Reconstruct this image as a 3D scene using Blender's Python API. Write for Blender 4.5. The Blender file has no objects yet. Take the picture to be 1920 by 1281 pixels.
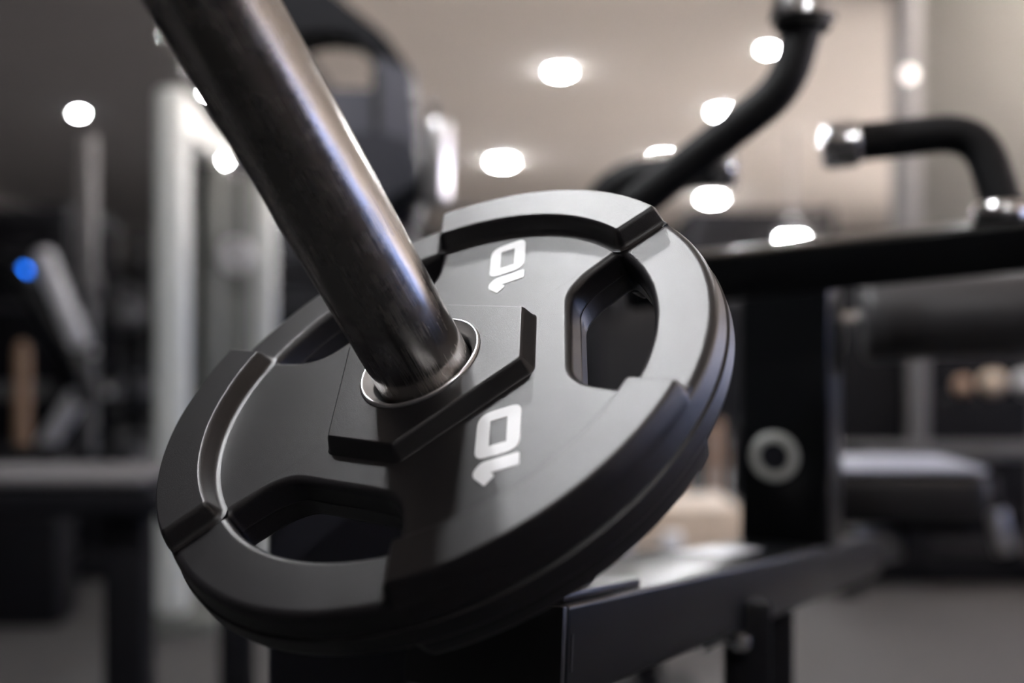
import bpy, bmesh, math, random
from mathutils import Vector, Matrix
C = bpy.context.scene.collection
SC = bpy.context.scene
PI = math.pi
random.seed(4)

# ---------------------------------------------------------------- camera, world, exposure
HC = 1.0                      # lens height above the floor
F = 2195.5                    # focal length in pixels of the 1920 px wide frame
cam = bpy.data.cameras.new('camera')
cam.sensor_width = 36.0
cam.lens = F / 1920 * 36.0
cam.clip_start = 0.01
cam.clip_end = 100
cam.dof.use_dof = True
cam.dof.focus_distance = 0.595
cam.dof.aperture_fstop = 3.0
camo = bpy.data.objects.new('camera', cam)
camo.location = (0, 0, HC)
camo.rotation_euler = (PI / 2, 0, 0)
C.objects.link(camo)
SC.camera = camo

world = bpy.data.worlds.new('world')
SC.world = world
world.use_nodes = True
bg = world.node_tree.nodes['Background']
# overcast-blue sky above the horizon, an added warm glow below it to light the ceiling, seen through the windows on the right
wnt = world.node_tree
wtc = wnt.nodes.new('ShaderNodeTexCoord')
wsp = wnt.nodes.new('ShaderNodeSeparateXYZ')
wmr = wnt.nodes.new('ShaderNodeMapRange')
wmr.inputs['From Min'].default_value = -0.04
wmr.inputs['From Max'].default_value = 0.06
wmx = wnt.nodes.new('ShaderNodeMix')
wmx.data_type = 'RGBA'
wmx.inputs['A'].default_value = (190.0, 169.0, 157.0, 1)
wmx.inputs['B'].default_value = (1.9, 2.8, 5.8, 1)
wnt.links.new(wtc.outputs['Generated'], wsp.inputs['Vector'])
wnt.links.new(wsp.outputs['Z'], wmr.inputs['Value'])
wnt.links.new(wmr.outputs['Result'], wmx.inputs['Factor'])
wnt.links.new(wmx.outputs['Result'], bg.inputs['Color'])
bg.inputs['Strength'].default_value = 1.0

SC.view_settings.view_transform = 'Standard'
SC.view_settings.look = 'None'
SC.view_settings.exposure = 0.0
SC.view_settings.gamma = 1.0
SC.view_settings.use_curve_mapping = False

LAMP = 600.0                  # radiance of the ceiling downlights

# ---------------------------------------------------------------- materials
def mat(name, col, rough=0.5, metal=0.0, noise=None, bump=None, spec=0.5, coat=0.0, emit=None):
    m = bpy.data.materials.new(name)
    m.use_nodes = True
    nt = m.node_tree
    b = nt.nodes['Principled BSDF']
    b.inputs['Base Color'].default_value = (*col, 1)
    b.inputs['Roughness'].default_value = rough
    b.inputs['Metallic'].default_value = metal
    b.inputs['Specular IOR Level'].default_value = spec
    if coat:
        b.inputs['Coat Weight'].default_value = coat
        b.inputs['Coat Roughness'].default_value = 0.1
    if emit:
        b.inputs['Emission Color'].default_value = (*emit[0], 1)
        b.inputs['Emission Strength'].default_value = emit[1]
    tc = nt.nodes.new('ShaderNodeTexCoord')
    if noise:                                   # (scale, amount): colour variation
        n = nt.nodes.new('ShaderNodeTexNoise')
        n.inputs['Scale'].default_value = noise[0]
        n.inputs['Detail'].default_value = 4
        nt.links.new(tc.outputs['Object'], n.inputs['Vector'])
        r = nt.nodes.new('ShaderNodeMapRange')
        r.inputs['From Min'].default_value = 0.3
        r.inputs['From Max'].default_value = 0.7
        r.inputs['To Min'].default_value = 1 - noise[1]
        r.inputs['To Max'].default_value = 1 + noise[1]
        nt.links.new(n.outputs['Fac'], r.inputs['Value'])
        mx = nt.nodes.new('ShaderNodeMix')
        mx.data_type = 'RGBA'
        mx.blend_type = 'MULTIPLY'
        mx.inputs['Factor'].default_value = 1
        mx.inputs['A'].default_value = (*col, 1)
        nt.links.new(r.outputs['Result'], mx.inputs['B'])
        nt.links.new(mx.outputs['Result'], b.inputs['Base Color'])
    if bump:                                    # (scale, strength, distance)
        n = nt.nodes.new('ShaderNodeTexNoise')
        n.inputs['Scale'].default_value = bump[0]
        n.inputs['Detail'].default_value = 3
        nt.links.new(tc.outputs['Object'], n.inputs['Vector'])
        bp = nt.nodes.new('ShaderNodeBump')
        bp.inputs['Strength'].default_value = bump[1]
        bp.inputs['Distance'].default_value = bump[2]
        nt.links.new(n.outputs['Fac'], bp.inputs['Height'])
        nt.links.new(bp.outputs['Normal'], b.inputs['Normal'])
    return m

def brushed(name, col, rough, streak_axis='Z'):
    m = mat(name, col, rough, 1.0)
    nt = m.node_tree
    b = nt.nodes['Principled BSDF']
    tc = nt.nodes.new('ShaderNodeTexCoord')
    mp = nt.nodes.new('ShaderNodeMapping')
    mp.inputs['Scale'].default_value = (1600, 1600, 18)
    n = nt.nodes.new('ShaderNodeTexNoise')
    n.inputs['Scale'].default_value = 1.0
    n.inputs['Detail'].default_value = 3
    nt.links.new(tc.outputs['Object'], mp.inputs['Vector'])
    nt.links.new(mp.outputs['Vector'], n.inputs['Vector'])
    n2 = nt.nodes.new('ShaderNodeTexNoise')
    n2.inputs['Scale'].default_value = 60
    n2.inputs['Detail'].default_value = 5
    nt.links.new(tc.outputs['Object'], n2.inputs['Vector'])
    ad = nt.nodes.new('ShaderNodeMath')
    ad.operation = 'MULTIPLY'
    nt.links.new(n.outputs['Fac'], ad.inputs[0])
    nt.links.new(n2.outputs['Fac'], ad.inputs[1])
    r = nt.nodes.new('ShaderNodeMapRange')
    r.inputs['From Min'].default_value = 0.12
    r.inputs['From Max'].default_value = 0.45
    r.inputs['To Min'].default_value = rough * 0.7
    r.inputs['To Max'].default_value = rough * 1.9
    nt.links.new(ad.outputs['Value'], r.inputs['Value'])
    nt.links.new(r.outputs['Result'], b.inputs['Roughness'])
    bp = nt.nodes.new('ShaderNodeBump')
    bp.inputs['Strength'].default_value = 0.25
    bp.inputs['Distance'].default_value = 0.0002
    nt.links.new(n.outputs['Fac'], bp.inputs['Height'])
    nt.links.new(bp.outputs['Normal'], b.inputs['Normal'])
    return m

M = dict(
    rubber=mat('rubber', (0.0105, 0.0097, 0.0114), 0.33, 0, (2400, 0.75), (2500, 0.32, 0.0004), spec=0.55),
    steel=brushed('brushed_steel', (0.36, 0.34, 0.325), 0.2),
    polished=mat('polished_steel', (0.93, 0.93, 0.94), 0.28, 1.0, bump=(300, 0.05, 0.0003)),
    chrome=mat('chrome', (0.88, 0.88, 0.89), 0.2, 1.0),
    print=mat('white_print', (0.95, 0.95, 0.96), 0.5),
    powder=mat('black_powder_coat', (0.006, 0.0065, 0.0075), 0.28, 0, spec=0.2, bump=(1500, 0.12, 0.0003)),
    powder_soft=mat('black_matte_coat', (0.007, 0.007, 0.009), 0.6, spec=0.15),
    foam=mat('black_foam', (0.008, 0.008, 0.0095), 0.6, 0, spec=0.25, bump=(900, 0.2, 0.0005)),
    plastic=mat('black_plastic', (0.008, 0.008, 0.009), 0.4),
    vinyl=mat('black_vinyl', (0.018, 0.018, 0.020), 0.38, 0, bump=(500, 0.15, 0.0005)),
    seat_sheen_pale=mat('pale_blue_grey_sheen', (0.34, 0.36, 0.45), 0.45),
    roller=mat('roller_vinyl', (0.045, 0.044, 0.047), 0.42, 0, bump=(500, 0.15, 0.0005)),
    vinyl_sheen=mat('grey_vinyl_sheen', (0.12, 0.115, 0.12), 0.5, 0, bump=(400, 0.15, 0.0005)),
    dark_blue=mat('blue_black_coat', (0.016, 0.017, 0.026), 0.45),
    slate=mat('slate_plastic', (0.06, 0.06, 0.078), 0.5),
    white=mat('white_paint', (0.74, 0.77, 0.75), 0.42),
    pale=mat('pale_grey_panel', (0.17, 0.18, 0.17), 0.5),
    silver=mat('silver_paint', (0.72, 0.72, 0.75), 0.4, 0.2),
    grey=mat('grey_paint', (0.13, 0.13, 0.135), 0.5),
    iron=mat('cast_iron', (0.05, 0.05, 0.055), 0.5, 0.3, bump=(200, 0.2, 0.001)),
    wood=mat('birch_plywood', (0.74, 0.60, 0.47), 0.55, 0, (14, 0.10)),
    wood_dark=mat('oiled_wood', (0.25, 0.16, 0.10), 0.55, 0, (20, 0.15)),
    reflection_white=mat('white_reflection', (0.62, 0.62, 0.64), 0.35),
    tan=mat('tan_leather', (0.42, 0.28, 0.20), 0.6),
    ceil=mat('ceiling_paint', (0.70, 0.645, 0.595), 0.9, 0, (1.5, 0.03)),
    ceil_dark=mat('dark_ceiling', (0.165, 0.16, 0.168), 0.9, 0, (1.5, 0.05)),
    wall=mat('charcoal_wall', (0.030, 0.029, 0.030), 0.8, 0, (2, 0.1)),
    wall_light=mat('grey_wall', (0.035, 0.035, 0.036), 0.85, 0, (2, 0.05)),
    wall_side=mat('stone_grey_wall', (0.06, 0.058, 0.056), 0.85, 0, (2, 0.05)),
    pillar=mat('sage_grey_plaster', (0.17, 0.167, 0.153), 0.8, 0, (4, 0.04)),
    pillar_edge=mat('pale_corner_trim', (0.27, 0.265, 0.27), 0.7),
    floor=mat('rubber_floor', (0.072, 0.070, 0.071), 0.75, 0, (160, 0.25), (220, 0.2, 0.001)),
    mat=mat('added_black_sheet', (0.012, 0.012, 0.012), 0.8, 0, (160, 0.3)),  # for the added sheets that darken floor reflections
    frame=mat('window_frame', (0.03, 0.03, 0.03), 0.4),
    lamp=mat('lamp_diffuser', (1, 1, 1), 0.5, emit=((0.97, 0.98, 1.0), LAMP)),
    glow_dim=mat('dim_glow', (1, 0.95, 0.93), 0.5, emit=((1.0, 0.90, 0.88), 2.0)),
    blue=mat('blue_indicator', (0.02, 0.15, 0.8), 0.4, emit=((0.01, 0.17, 0.9), 13.0)),
)
# window glass: mostly clear, a little mirror
g = bpy.data.materials.new('window_glass')
g.use_nodes = True
nt = g.node_tree
nt.nodes.clear()
out = nt.nodes.new('ShaderNodeOutputMaterial')
mxs = nt.nodes.new('ShaderNodeMixShader')
mxs.inputs['Fac'].default_value = 0.08
tr = nt.nodes.new('ShaderNodeBsdfTransparent')
gl = nt.nodes.new('ShaderNodeBsdfGlossy')
gl.inputs['Roughness'].default_value = 0.05
nt.links.new(tr.outputs[0], mxs.inputs[1])
nt.links.new(gl.outputs[0], mxs.inputs[2])
nt.links.new(mxs.outputs[0], out.inputs['Surface'])
M['glass'] = g

# ---------------------------------------------------------------- helpers
def tag(o, label=None, cat=None, group=None, kind=None):
    if label: o['label'] = label
    if cat: o['category'] = cat
    if group: o['group'] = group
    if kind: o['kind'] = kind
    return o

def empty(name, loc, label, cat, group=None):
    o = bpy.data.objects.new(name, None)
    o.empty_display_size = 0.1
    o.location = loc
    C.objects.link(o)
    return tag(o, label, cat, group)

def world_loc(o):
    v = Vector(o.location)
    while o.parent:
        o = o.parent
        v += Vector(o.location)
    return v

def link(name, bm, m, parent=None, smooth=40, origin=None):
    """one mesh object out of a bmesh given in world coordinates"""
    base = world_loc(parent) if parent else Vector((0, 0, 0))
    org = Vector(origin) if origin is not None else base
    bmesh.ops.translate(bm, verts=bm.verts, vec=-org)
    bmesh.ops.recalc_face_normals(bm, faces=bm.faces)
    me = bpy.data.meshes.new(name)
    bm.to_mesh(me)
    bm.free()
    if isinstance(m, str): m = M[m]
    me.materials.append(m)
    if smooth:
        me.shade_smooth()
        try: me.set_sharp_from_angle(angle=math.radians(smooth))
        except Exception: pass
    o = bpy.data.objects.new(name, me)
    C.objects.link(o)
    if parent: o.parent = parent
    o.location = org - base
    return o

def V(*a): return Vector(a)

def at(px, py, d):
    """a point of the room seen at pixel (px, py), d metres ahead"""
    return V((px - 960) / F * d, d, HC - (py - 640.5) / F * d)

def box(bm, center, size, axes=None, bevel=0.0, seg=2):
    b = bmesh.new()
    bmesh.ops.create_cube(b, size=1)
    for v in b.verts: v.co = Vector([v.co[i] * size[i] for i in range(3)])
    if bevel:
        bmesh.ops.bevel(b, geom=b.edges[:], offset=bevel, segments=seg, profile=0.5, affect='EDGES')
    if axes is not None:
        R = Matrix((axes[0], axes[1], axes[2])).transposed()
        for v in b.verts: v.co = R @ v.co
    for v in b.verts: v.co += Vector(center)
    join(bm, b)

def join(bm, b):
    me = bpy.data.meshes.new('tmp')
    b.to_mesh(me); b.free()
    bm.from_mesh(me)
    bpy.data.meshes.remove(me)

def bx(center, size, axes=None, bevel=0.0, seg=2):
    bm = bmesh.new(); box(bm, center, size, axes, bevel, seg); return bm

def ab(x0, x1, y0, y1, z0, z1, bevel=0.0, seg=2):
    return bx(((x0 + x1) / 2, (y0 + y1) / 2, (z0 + z1) / 2), (x1 - x0, y1 - y0, z1 - z0), None, bevel, seg)

def frame_of(d):
    d = Vector(d).normalized()
    up = V(0, 0, 1) if abs(d.z) < 0.95 else V(1, 0, 0)
    x = up.cross(d).normalized()
    return x, d.cross(x).normalized(), d

def bar(p, q, w, h, bevel=0.004, bm=None, up=None):
    """square section bar from p to q (w across, h along the section's up)"""
    p, q = Vector(p), Vector(q)
    x, y, d = frame_of(q - p)
    if bm is None: bm = bmesh.new()
    box(bm, (p + q) / 2, (w, h, (q - p).length), (x, y, d), bevel)
    return bm

def rings(bm, rs, close_ends=True):
    """bridge loops of points into a skin"""
    vs = [[bm.verts.new(p) for p in r] for r in rs]
    n = len(vs[0])
    for a, b in zip(vs, vs[1:]):
        for i in range(n):
            bm.faces.new((a[i], a[(i + 1) % n], b[(i + 1) % n], b[i]))
    if close_ends:
        bm.faces.new(vs[0]); bm.faces.new(vs[-1])
    return vs

def lathe(org, axis, prof, n=48, closed=False, bm=None, xdir=None):
    """prof: list of (radius, height along axis)"""
    if bm is None: bm = bmesh.new()
    x, y, d = frame_of(axis)
    if xdir is not None:
        x = (Vector(xdir) - d * Vector(xdir).dot(d)).normalized(); y = d.cross(x)
    org = Vector(org)
    rs = [[org + d * h + (x * math.cos(2 * PI * i / n) + y * math.sin(2 * PI * i / n)) * max(r, 1e-5) for i in range(n)] for r, h in prof]
    if closed:
        vs = [[bm.verts.new(p) for p in r] for r in rs]
        for k in range(len(vs)):
            a, b = vs[k], vs[(k + 1) % len(vs)]
            for i in range(n):
                bm.faces.new((a[i], a[(i + 1) % n], b[(i + 1) % n], b[i]))
    else:
        rings(bm, rs)
    return bm

def rod(p, q, r, n=24, rnd=0.0, bm=None):
    p, q = Vector(p), Vector(q)
    L = (q - p).length
    prof = [(r, 0), (r, L)]
    if rnd:
        prof = [(r - rnd * (1 - math.sin(a)), rnd * (1 - math.cos(a))) for a in [k * PI / 8 for k in range(5)]]
        prof += [(r - rnd * (1 - math.cos(a)), L - rnd * (1 - math.sin(a))) for a in [k * PI / 8 for k in range(5)]]
        prof[0] = (r - rnd, 0)
    return lathe(p, q - p, prof, n, bm=bm)

def fillet(pts, rad, seg=8):
    pts = [Vector(p) for p in pts]
    out = [pts[0]]
    for a, b, c in zip(pts, pts[1:], pts[2:]):
        u, v = (a - b), (c - b)
        t = min(rad, u.length * 0.48, v.length * 0.48)
        p0, p1 = b + u.normalized() * t, b + v.normalized() * t
        for k in range(seg + 1):
            s = k / seg
            out.append(p0 * (1 - s) ** 2 + b * 2 * s * (1 - s) + p1 * s ** 2)
    out.append(pts[-1])
    return out

def tube(pts, r, n=20, rad=None, bm=None):
    if rad: pts = fillet(pts, rad)
    pts = [Vector(p) for p in pts]
    if bm is None: bm = bmesh.new()
    x = None; rs = []
    for i, p in enumerate(pts):
        d = (pts[min(i + 1, len(pts) - 1)] - pts[max(i - 1, 0)]).normalized()
        if x is None: x = frame_of(d)[0]
        x = (x - d * x.dot(d)).normalized(); y = d.cross(x)
        rr = r[i] if isinstance(r, (list, tuple)) else r
        rs.append([p + (x * math.cos(2 * PI * k / n) + y * math.sin(2 * PI * k / n)) * rr for k in range(n)])
    rings(bm, rs)
    return bm

def torus(c, axis, R, r, n=40, k=14):
    return lathe(c, axis, [(R + r * math.cos(2 * PI * i / k), r * math.sin(2 * PI * i / k)) for i in range(k)], n, closed=True)

def struct(name, bm, m, smooth=0):
    return tag(link(name, bm, m, None, smooth), kind='structure')

# ---------------------------------------------------------------- the room
XL, XR, YF, YB, ZC = -6.0, 9.0, -3.5, 18.0, 2.7
XD, XE = -1.2, 6.0                                     # where the dark ceiling begins
struct('floor', ab(XL, XR, YF, YB, -0.1, 0), 'floor')
ceiling = struct('ceiling', ab(XD, XE, YF, YB, ZC, ZC + 0.1), 'ceil')
struct('ceiling_dark', ab(XL, XD, YF, YB, ZC, ZC + 0.1), 'ceil_dark')
struct('ceiling_right_darkened', ab(XE, XR, YF, YB, ZC, ZC + 0.1), 'ceil_dark')  # unseen strip, darkened to damp the glare near the windows
struct('wall_back', ab(XL, XR, YB, YB + 0.15, 0, ZC), 'wall')
struct('wall_left', ab(XL - 0.15, XL, YF, YB, 0, ZC), 'wall')
struct('wall_front', ab(XL, XR, YF - 0.15, YF, 0, ZC), 'wall_light')
# right wall: three high windows beside the frame's right edge, solid elsewhere
WY = [(-3.1, 0.6), (1.0, 5.8), (6.2, 12.4)]
SILL, HEAD = 1.5, 2.64
wb = bmesh.new()
box(wb, (XR + 0.075, (YF + YB) / 2, SILL / 2), (0.15, YB - YF, SILL))
box(wb, (XR + 0.075, (YF + YB) / 2, (HEAD + ZC) / 2), (0.15, YB - YF, ZC - HEAD))
edges = [YF] + [e for w in WY for e in w] + [YB]
for a, b in zip(edges[::2], edges[1::2]):
    box(wb, (XR + 0.075, (a + b) / 2, (SILL + HEAD) / 2), (0.15, b - a, HEAD - SILL))
struct('wall_right', wb, 'wall_side')
for i, (a, b) in enumerate(WY):
    f = bmesh.new()
    for y in (a + 0.03, (a + b) / 2, b - 0.03): box(f, (XR + 0.07, y, (SILL + HEAD) / 2), (0.06, 0.06, HEAD - SILL))
    for z in (SILL + 0.03, HEAD - 0.03): box(f, (XR + 0.07, (a + b) / 2, z), (0.05, b - a, 0.06))
    w = struct('window_%d' % (i + 1), f, 'frame')
    for y0, y1 in ((a + 0.06, (a + b) / 2 - 0.03), ((a + b) / 2 + 0.03, b - 0.06)):
        link('pane', ab(XR + 0.065, XR + 0.072, y0, y1, SILL + 0.06, HEAD - 0.06), 'glass', w, 0)
# grey pillar standing forward on the right, with a paler trim at its left edge
PD = 5.6
px0 = at(1690, 0, PD).x
struct('pillar', ab(px0 + 0.095, px0 + 0.75, PD, PD + 0.16, 0, ZC, 0.01), 'pillar', 30)
struct('trim_1', ab(px0, px0 + 0.094, PD - 0.012, PD + 0.16, 0, ZC, 0.01), 'pillar_edge', 30)

# ---------------------------------------------------------------- ceiling lamps
def ceiling_light(loc, r, label, first=[None], m='lamp', group='round ceiling downlights'):
    if first[0] is None:
        root = empty('ceiling_light', loc, label, 'lamp', group)
        link('bezel', lathe(loc, (0, 0, -1), [(1, 0), (1.22, 0), (1.22, 0.10), (1.14, 0.16), (1.02, 0.12), (1.0, 0.05)], 32, closed=True), 'white', root)
        link('diffuser', lathe(loc, (0, 0, -1), [(0.99, 0.0), (0.99, 0.14), (0.93, 0.24), (0.7, 0.34), (0.35, 0.39), (0.0, 0.40)], 32), m, root)
        first[0] = root
        root.scale = (r, r, r)
        return root
    src = first[0]
    root = src.copy(); C.objects.link(root)
    root.location = loc; root.scale = (r, r, r); root['label'] = label
    for ch in list(src.children):
        c = ch.copy(); C.objects.link(c); c.parent = root
    return root

def on_ceiling(px, py):
    d = F * (ZC - HC) / (640.5 - py)
    return V((px - 960) / F * d, d, ZC)

for px, py, r, lab in [
    (1050, 132, 0.062, 'bright round downlight alone in the middle of the beige ceiling'),
    (942, 301, 0.095, 'bright round downlight low on the beige ceiling, above the top of the plate'),
    (1335, 370, 0.11, 'bright round downlight just above the black beam, under the slanting foam grip'),
    (1440, 92, 0.033, 'bright round downlight touching the upper bend of the slanting foam grip'),
    (1352, 208, 0.06, 'bright round downlight half hidden behind the middle of the slanting foam grip'),
    (1243, 294, 0.07, 'bright round downlight peeping out above the rear foam grip'),
    (148, 212, 0.03, 'bright round downlight alone on the dark ceiling at the far left'),
    (410, 298, 0.075, 'bright round downlight against the dark ceiling between sleeve and white tower'),
    (308, 66, 0.0022, 'tiny added glow for a silvery glint at the upper left edge of the steel sleeve, the higher of two'),  # this and the next: tiny lamps standing in for silvery glints
    (344, 124, 0.0022, 'tiny added glow for a silvery glint at the upper left edge of the steel sleeve, the lower of two'),
    (393, 172, 0.03, 'bright downlight almost wholly hidden behind the left edge of the steel sleeve')]:
    ceiling_light(on_ceiling(px, py), r, lab)
# the pair straight above the plate, and the ones further back over the photographer (out of frame)
for x, y, r, lab in [(-0.72, 1.06, 0.05, 'downlight overhead, left one of the pair that light the weight plate'),
                     (-0.46, 0.96, 0.05, 'downlight overhead, right one of the pair that light the weight plate'),
                     (-0.45, 1.95, 0.052, 'larger downlight overhead, a step beyond the pair over the weight plate'),
                     (1.6, 3.6, 0.06, 'downlight overhead, in front of the grey pillar'),
                     (3.4, 7.5, 0.06, 'downlight over the floor behind the grey pillar'),
                     (0.5, -1.2, 0.05, 'downlight overhead, behind the photographer')]:
    ceiling_light(V(x, y, ZC), r, lab)
# low lamp seen just over the beam, on a short stem
p = at(1485, 447, 9.5)
root = empty('pendant_light', V(p.x, p.y, ZC), 'bright pendant lamp half hidden by the top of the black beam', 'lamp')
link('stem', rod((p.x, p.y, p.z), (p.x, p.y, ZC), 0.012, 10), 'grey', root)
link('shade', lathe((p.x, p.y, p.z), (0, 0, 1), [(0.115, 0), (0.11, 0.08), (0.03, 0.14), (0.02, 0.14), (0.095, 0.07), (0.105, 0.0)], 24, closed=True), 'grey', root)
link('bulb', lathe((p.x, p.y, p.z - 0.05), (0, 0, 1), [(0.0, 0), (0.06, 0.02), (0.095, 0.06), (0.08, 0.1), (0.0, 0.12)], 24), 'lamp', root)
# dim round glowing disc added on the pillar
p = at(1699, 140, PD - 0.02)
root = empty('pillar_glow', V(p.x, PD, p.z), 'dim round glowing disc added at the left edge of the grey pillar', 'lamp')
link('pillar_glow_ring', torus((p.x + 0.012, PD - 0.024, p.z), (0, 1, 0), 0.035, 0.008, 24, 8), 'white', root)
link('diffuser', lathe((p.x + 0.012, PD - 0.012, p.z), (0, -1, 0), [(0.03, 0), (0.03, 0.012), (0.02, 0.02), (0, 0.022)], 20), 'glow_dim', root)  # the added glowing disc

# ---------------------------------------------------------------- the weight plate
PT = V(-0.04285, 0.59330, HC - 0.01740)            # centre of the plate's inner face
PX = V(0.9226, -0.2504, 0.2934)                    # in-plane axes and normal
PN = V(-0.3843, -0.5316, 0.7548)
PX = (PX - PN * PX.dot(PN)).normalized(); PN.normalize()
PY = PN.cross(PX)
PM = Matrix((PX, PY, PN)).transposed()
def P(x, y, z=0): return PT + PX * x + PY * y + PN * z   # plate coordinates in metres

# black sheets added to darken floor reflections in sleeve and beam
mt = bx((0.3, 0.7, 0.004), (3.6, 4.0, 0.008), None, 0.003)
tag(link('added_dark_sheet', mt, 'mat'), 'added thin black sheet under the plate-loaded machine, darkening floor reflections', 'mat')
mt = bx((4.9, 4.6, 0.004), (4.2, 3.6, 0.008), None, 0.003)
tag(link('added_dark_sheet', mt, 'mat'), 'added thin black sheet on the right, out of view, darkening floor reflections', 'mat')

plate = empty('weight_plate', PT, 'round black rubber weight plate with three grip holes, hung on the steel sleeve', 'weight plate')
plate.rotation_euler = PM.to_euler()
def plink(name, bm, m, smooth=35, parent=None):       # bmesh in plate coordinates
    bmesh.ops.recalc_face_normals(bm, faces=bm.faces)
    me = bpy.data.meshes.new(name); bm.to_mesh(me); bm.free()
    me.materials.append(M[m])
    if smooth:
        me.shade_smooth(); me.set_sharp_from_angle(angle=math.radians(smooth))
    o = bpy.data.objects.new(name, me); C.objects.link(o); o.parent = parent or plate
    if smooth:
        wn = o.modifiers.new('weighted_normals', 'WEIGHTED_NORMAL'); wn.keep_sharp = True; wn.weight = 100
    return o

TH = 0.027           # thickness of the web between the two faces
def arc(cx, cy, r, a0, a1, n):
    return [(cx + r * math.cos(a0 + (a1 - a0) * k / n), cy + r * math.sin(a0 + (a1 - a0) * k / n)) for k in range(n + 1)]

def round_poly(pts, rads, n=6):
    out = []
    N = len(pts)
    for i in range(N):
        a, b, c = Vector(pts[i - 1]), Vector(pts[i]), Vector(pts[(i + 1) % N])
        u, v = a - b, c - b
        t = min(rads[i], u.length * 0.49, v.length * 0.49)
        if t < 1e-6: out.append(tuple(b)); continue
        p0, p1 = b + u.normalized() * t, b + v.normalized() * t
        for k in range(n + 1):
            s = k / n
            q = p0 * (1 - s) ** 2 + b * 2 * s * (1 - s) + p1 * s ** 2
            out.append((q.x, q.y))
    return out

def resample(poly, step):
    out = []
    for i in range(len(poly)):
        a, b = Vector(poly[i]), Vector(poly[(i + 1) % len(poly)])
        n = max(1, int(math.ceil((b - a).length / step)))
        for k in range(n): out.append(tuple(a.lerp(b, k / n)))
    clean = [out[0]]
    for q in out[1:]:
        if (Vector(q) - Vector(clean[-1])).length > 1e-5: clean.append(q)
    return clean

def offset(poly, d):
    """move a counter-clockwise outline outwards by d"""
    N = len(poly); out = []
    for i in range(N):
        a, b, c = Vector(poly[i - 1]), Vector(poly[i]), Vector(poly[(i + 1) % N])
        t1, t2 = (b - a).normalized(), (c - b).normalized()
        n1, n2 = Vector((t1.y, -t1.x)), Vector((t2.y, -t2.x))
        m = (n1 + n2)
        m = m / max(m.dot(n1) , 0.35) if m.length > 1e-6 else n1
        out.append((b.x + m.x * d, b.y + m.y * d))
    return out

def loft(bm, layers):
    """layers: (outline, z) with equal point counts"""
    rings(bm, [[(x, y, z) for x, y in poly] for poly, z in layers])

# body: a turned disc, rounded at the rims, with a seam round its edge
prof = [(0.0325, 0.0), (0.1462, 0.0)]
prof += [(0.1462 + 0.0048 * math.sin(a), -0.0048 * (1 - math.cos(a))) for a in [k * PI / 12 for k in range(1, 7)]]
prof += [(0.1518, -TH / 2 + 0.0010), (0.1512, -TH / 2), (0.1528, -TH / 2 - 0.0010)]
prof += [(0.1528, -TH + 0.005)]
prof += [(0.1480 + 0.0048 * math.cos(a), -TH + 0.005 - 0.005 * math.sin(a)) for a in [k * PI / 12 for k in range(1, 7)]]
prof += [(0.0325, -TH)]
bm = lathe((0, 0, 0), (0, 0, 1), prof, 160, closed=True, xdir=(1, 0, 0))
body_me = bpy.data.meshes.new('body_base'); bmesh.ops.recalc_face_normals(bm, faces=bm.faces); bm.to_mesh(body_me); bm.free()
body_tmp = bpy.data.objects.new('body_tmp', body_me); C.objects.link(body_tmp)

# the three grip holes, flaring towards both faces
tip = math.radians(28.9)
ro = 0.1195
hole = [(0.0775, 0.033), (0.0775, -0.033), (0.0850, -0.0445), (ro * math.cos(tip), -ro * math.sin(tip))]
hole += arc(0, 0, ro, -tip, tip, 14)[1:-1]
hole += [(ro * math.cos(tip), ro * math.sin(tip)), (0.0850, 0.0445)]
rads = [0.016, 0.016, 0.022, 0.005] + [0] * 13 + [0.005, 0.022]
hole = resample(round_poly(hole, rads, 6), 0.004)
cut = bmesh.new()
for k in range(3):
    a = k * 2 * PI / 3
    def rt(poly): return [(x * math.cos(a) - y * math.sin(a), x * math.sin(a) + y * math.cos(a)) for x, y in poly]
    q = 0.0042
    L = []
    L.append((rt(offset(hole, q * 1.05)), 0.004))
    for j in range(0, 7):
        t = j / 6 * PI / 2
        L.append((rt(offset(hole, q * (1 - math.sin(t)))), -q * (1 - math.cos(t)) + (0.00005 if j == 0 else 0)))
    L.append((rt(offset(hole, -0.0004)), -TH / 2 + 0.0008))
    L.append((rt(offset(hole, -0.0009)), -TH / 2))
    L.append((rt(offset(hole, -0.0004)), -TH / 2 - 0.0008))
    for j in range(6, -1, -1):
        t = j / 6 * PI / 2
        L.append((rt(offset(hole, q * (1 - math.sin(t)))), -TH + q * (1 - math.cos(t)) - (0.00005 if j == 0 else 0)))
    L.append((rt(offset(hole, q * 1.05)), -TH - 0.004))
    loft(cut, L)
bmesh.ops.recalc_face_normals(cut, faces=cut.faces)
cut_me = bpy.data.meshes.new('cut'); cut.to_mesh(cut_me); cut.free()
cut_o = bpy.data.objects.new('cut', cut_me); C.objects.link(cut_o)
md = body_tmp.modifiers.new('cut', 'BOOLEAN'); md.operation = 'DIFFERENCE'; md.solver = 'EXACT'; md.object = cut_o
dg = bpy.context.evaluated_depsgraph_get()
res = bpy.data.meshes.new_from_object(body_tmp.evaluated_get(dg))
bpy.data.objects.remove(cut_o); bpy.data.objects.remove(body_tmp)
bm = bmesh.new(); bm.from_mesh(res)
bmesh.ops.triangulate(bm, faces=[f for f in bm.faces if len(f.verts) > 4])
plink('body', bm, 'rubber', 30)

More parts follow.
